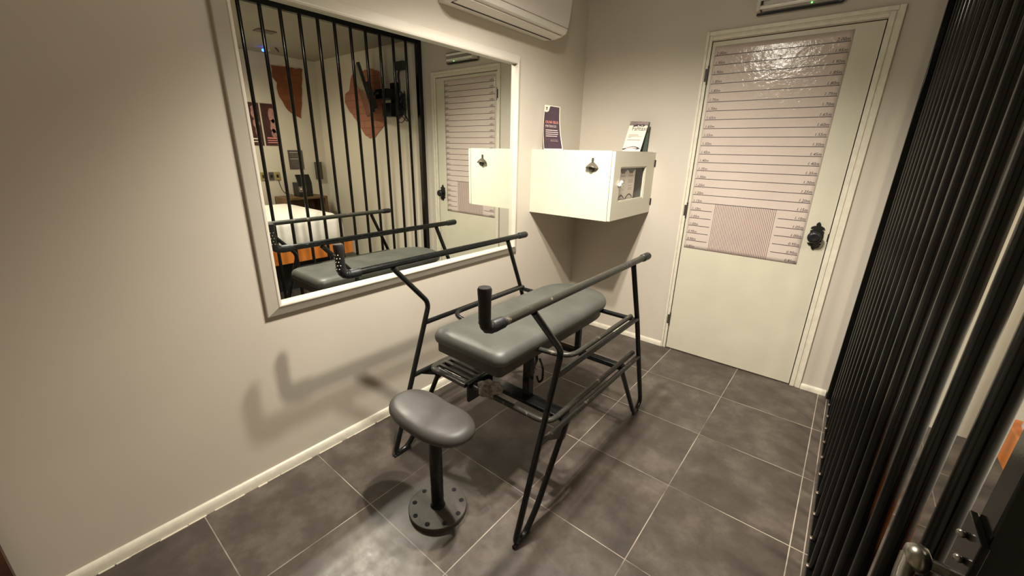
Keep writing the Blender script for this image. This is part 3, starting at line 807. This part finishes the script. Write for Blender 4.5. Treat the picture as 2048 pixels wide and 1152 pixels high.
ns = thing('nightstand', 'open oak nightstand against the far bedroom wall', 'nightstand', (3.72, -0.42, 0))
nx0, nx1, ny0, ny1 = 3.56, 3.89, -0.72, -0.21
b = MB().box((nx0, ny0, 0.735), (nx1, ny1, 0.760)).box((nx0, ny0, 0.0), (nx1, ny0+0.025, 0.735)).box((nx0, ny1-0.035, 0.0), (nx1, ny1, 0.735))
b.box((nx1-0.02, ny0, 0.0), (nx1, ny1, 0.735)).box((nx0, ny0, 0.40), (nx1, ny1, 0.425))
part('cabinet_body', b, M_wood, ns, bevel=0.002)

cm = thing('black_machine', 'small black box with raised lid on the nightstand', 'machine', (3.70, -0.45, 0.76))
part('body', MB().box((3.62, -0.53, 0.761), (3.78, -0.36, 0.93)), M_black, cm, bevel=0.004)
part('lid', MB().box((3.62, -0.53, 0.93), (3.635, -0.36, 1.04), rot=Matrix.Translation((3.62, 0, 0.93)) @ Matrix.Rotation(math.radians(28), 4, 'Y') @ Matrix.Translation((-3.62, 0, -0.93))), M_black, cm, bevel=0.003)
part('front_panel', MB().box((3.616, -0.53, 0.82), (3.62, -0.44, 0.885)), plain('grey_panel', (0.20, 0.18, 0.16), 0.4), cm)
part('button', MB().sphere((3.613, -0.505, 0.855), 0.010, n=10), M_paper, cm)

def wall_sheet(name, label, cat, ya, yb2, za, zb, mat, group=None):
    r_ = thing(name, label, cat, (XR-0.002, (ya+yb2)/2, za), group)
    part('sheet', MB().box((XR-0.006, ya, za), (XR-0.001, yb2, zb)), mat, r_)
    return r_
XP = XR-0.0065
def wp(polys, x=XP):
    b = MB()
    for poly in polys: b.prism(poly, lambda p: (x, p[0], p[1]), lambda p: (x-0.0008, p[0], p[1]))
    return b
def blob(cy, cz, ry, rz, seed, n=18):
    rnd = random.Random(seed)
    return [(cy+ry*math.cos(2*PI*k/n)*rnd.uniform(0.75, 1.1), cz+rz*math.sin(2*PI*k/n)*rnd.uniform(0.8, 1.1)) for k in range(n)]
p1 = wall_sheet('wall_poster', 'maroon poster with pale figure on the far bedroom wall, nearer the nightstand', 'poster', -0.715, -0.545, 1.357, 1.824, M_maroon, 'posters over the bed')
part('printed_figure', wp([blob(-0.605, 1.70, 0.040, 0.085, 3), blob(-0.600, 1.58, 0.042, 0.085, 5), blob(-0.606, 1.50, 0.034, 0.05, 8)]), M_skin, p1)
part('text_lines', wp([[(-0.69, z), (-0.58, z), (-0.58, z+h), (-0.69, z+h)] for z, h in ((1.436, 0.014), (1.412, 0.009), (1.388, 0.009))]), M_pink, p1)
p2 = wall_sheet('wall_poster', 'black poster with pale figure over the bed, half hidden by the mirror frame', 'poster', -0.905, -0.735, 1.357, 1.824, M_maroon, 'posters over the bed')
part('printed_figure', wp([blob(-0.800, 1.73, 0.030, 0.07, 13), blob(-0.785, 1.60, 0.035, 0.07, 15), blob(-0.78, 1.51, 0.03, 0.05, 18)]), M_skin, p2)
part('text_lines', wp([[(-0.86, z), (-0.76, z), (-0.76, z+h), (-0.86, z+h)] for z, h in ((1.425, 0.012), (1.395, 0.010))]), M_paper, p2)
s1 = wall_sheet('notice_sign', 'dark grey notice with pale lines above the nightstand', 'sign', -0.480, -0.302, 1.078, 1.308, M_slate)
part('text_lines', wp([[(-0.46, z), (-0.335, z), (-0.335, z+0.007), (-0.46, z+0.007)] for z in (1.277, 1.20)]), M_pale, s1)
part('small_text', wp([[(-0.455, z), (-0.35, z), (-0.35, z+0.004), (-0.455, z+0.004)] for z in (1.255, 1.235, 1.175, 1.155, 1.130, 1.105)]), M_grey, s1)
# switch plates
for i, (ya, lab) in enumerate(((-0.835, 'ochre wall switch plate, leftmost of the three over the bed in the mirror'), (-0.745, 'grey wall switch plate between two ochre plates'), (-0.675, 'ochre wall switch plate nearest the nightstand'))):
    r_ = thing('switch_plate', lab, 'switch', (XR-0.002, ya+0.03, 0.96), 'switch plates over the bed')
    part('plate', MB().box((XR-0.010, ya, 0.955), (XR-0.001, ya+0.060, 1.050)), (M_ochre, M_slate, M_ochre)[i], r_, bevel=0.002)
    part('rocker', MB().box((XR-0.013, ya+0.018, 0.985), (XR-0.010, ya+0.042, 1.020)), M_black, r_)
# intercom
ic = thing('wall_intercom', 'dark handset on the far bedroom wall right of the notice', 'intercom', (XR-0.02, -0.13, 0.95))
part('body', MB().box((XR-0.045, -0.165, 0.945), (XR-0.001, -0.085, 1.165)), plain('speckled_black', (0.05, 0.04, 0.03), 0.4, var=0.8, scale=150), ic, bevel=0.006)
part('hook', MB().tube([(XR-0.03, -0.125, 1.165), (XR-0.03, -0.125, 1.19), (XR-0.03, -0.100, 1.20), (XR-0.03, -0.085, 1.18)], 0.006, 10, fil=0.015), M_paper, ic, smooth=50)
# phone cable down the wall to the nightstand
cb = MB().tube([(XR-0.006, -0.64, 0.96), (XR-0.007, -0.635, 0.90), (XR-0.006, -0.61, 0.82), (XR-0.008, -0.57, 0.78), (XR-0.02, -0.50, 0.766)], 0.0035, 8, fil=0.03)
tag(obj('cable', cb, M_black, smooth=50), 'thin dark cable hanging from a switch plate to the nightstand', 'cable')

# exposed brick patches
def patch(name, pts, f0, f1, mat, label):
    # roughen the outline
    rnd = random.Random(len(pts)); out = []
    for i in range(len(pts)):
        a = Vector(pts[i]); c = Vector(pts[(i+1) % len(pts)])
        n = max(1, int((c-a).length/0.04))
        for k in range(n):
            q = a.lerp(c, k/n); out.append((q.x+rnd.uniform(-.006, .006), q.y+rnd.uniform(-.006, .006)))
    return tag(obj(name, MB().prism(out, f0, f1), mat), label, 'brick patch')
patch('brick_patch', [(-0.526, 2.243), (-0.165, 2.252), (-0.18, 2.14), (-0.205, 1.98), (-0.262, 1.690), (-0.365, 1.73), (-0.40, 1.775), (-0.44, 1.82), (-0.495, 1.96), (-0.49, 2.06), (-0.525, 2.12)],
      lambda p: (XR-0.001, p[0], p[1]), lambda p: (XR-0.008, p[0], p[1]), M_brickA, 'dark orange ragged brick patch high on the far bedroom wall')
patch('brick_patch', [(2.50, 1.60), (2.52, 2.13), (2.70, 2.17), (3.06, 2.144), (3.12, 2.05), (3.14, 1.985), (3.24, 1.959), (3.265, 1.87), (3.20, 1.776), (3.0, 1.622), (2.95, 1.553), (2.89, 1.496), (2.81, 1.461), (2.69, 1.47), (2.60, 1.538)],
      lambda p: (p[0], -0.001, p[1]), lambda p: (p[0], -0.008, p[1]), M_brickB, 'pinkish ragged brick patch on the wall behind the television')

# television on its arm, seen nearly edge-on from behind
tv = thing('television', 'flat television on a wall arm, seen edge-on in the mirror', 'television', (2.5, -0.25, 1.65))
Rt = Matrix.Translation((2.43, -0.27, 1.90)) @ Matrix.Rotation(math.radians(28), 4, 'Z') @ Matrix.Rotation(math.radians(14), 4, 'X')
part('panel', MB().box((-0.33, -0.018, -0.22), (0.33, 0.012, 0.22), rot=Rt), M_black, tv, bevel=0.003)
part('screen', MB().box((-0.32, -0.0195, -0.21), (0.32, -0.0185, 0.21), rot=Rt), plain('dark_screen', (0.02, 0.02, 0.022), 0.12), tv)
part('back_housing', MB().box((-0.24, 0.012, -0.19), (0.20, 0.060, 0.06), rot=Rt), M_black, tv, bevel=0.006)
part('arm', MB().box((2.20, -0.16, 1.84), (2.40, -0.03, 1.93)).box((2.20, -0.03, 1.74), (2.32, -0.009, 2.00)).tube([(2.26, -0.03, 1.90), (2.33, -0.13, 1.90), (2.40, -0.20, 1.88)], 0.018, 10), M_black, tv, bevel=0.002)
part('signal_box', MB().box((2.19, -0.13, 1.67), (2.34, -0.035, 1.80)), M_black, tv, bevel=0.004)
# cable tangle
b = MB(); rnd = random.Random(4)
for k in range(10):
    c0 = Vector((2.085+0.03*rnd.random(), -0.05-0.03*rnd.random(), 1.74+0.05*rnd.random()))
    ra, rb = rnd.uniform(0.05, 0.085), rnd.uniform(0.08, 0.15); ph = rnd.random()*6
    pts = [c0+Vector((ra*math.cos(a+ph)*0.9, 0.02*math.sin(2*a+ph), rb*math.sin(a))) for a in [2*PI*i/22 for i in range(22)]]
    b.tube(pts, 0.0042, 6, closed=True)
tag(obj('cable_tangle', b, M_black, smooth=60), 'tangle of thin dark cables looped under the television arm', 'cable')
jb = thing('junction_box', 'dark box high on the wall above the television cables', 'box', (2.13, -0.02, 2.10))
part('box', MB().box((2.075, -0.040, 2.105), (2.185, -0.001, 2.185)), plain('dark_grey_plastic', (0.03, 0.032, 0.028), 0.5), jb, bevel=0.003)
part('lead', MB().tube([(2.16, -0.02, 2.12), (2.185, -0.02, 2.06), (2.17, -0.02, 1.98), (2.18, -0.02, 1.90)], 0.009, 8, fil=0.03), M_black, jb, smooth=50)
# ceiling vent and alarm
cv = thing('ceiling_vent', 'dark rectangular vent in the bedroom ceiling', 'vent', (2.86, -0.97, H))
part('grille', MB().box((2.80, -1.05, H-0.008), (2.92, -0.89, H-0.0005)), plain('vent_grey', (0.12, 0.10, 0.08), 0.6), cv)
al = thing('ceiling_sensor', 'small ceiling sensor with a glowing blue light', 'sensor', (3.6, -0.68, H))
part('body', MB().lathe([(0.035, -0.001), (0.033, -0.02), (0.02, -0.03)], (3.60, -0.67, H), 'z', 20), M_wallb, al, smooth=40)
part('indicator', MB().sphere((3.590, -0.712, H-0.030), 0.014, n=10), M_blue, al)
part('bracket', MB().tube([(3.50, -0.62, H-0.001), (3.48, -0.60, H-0.03), (3.46, -0.61, H-0.04)], 0.008, 8), M_slate, al)
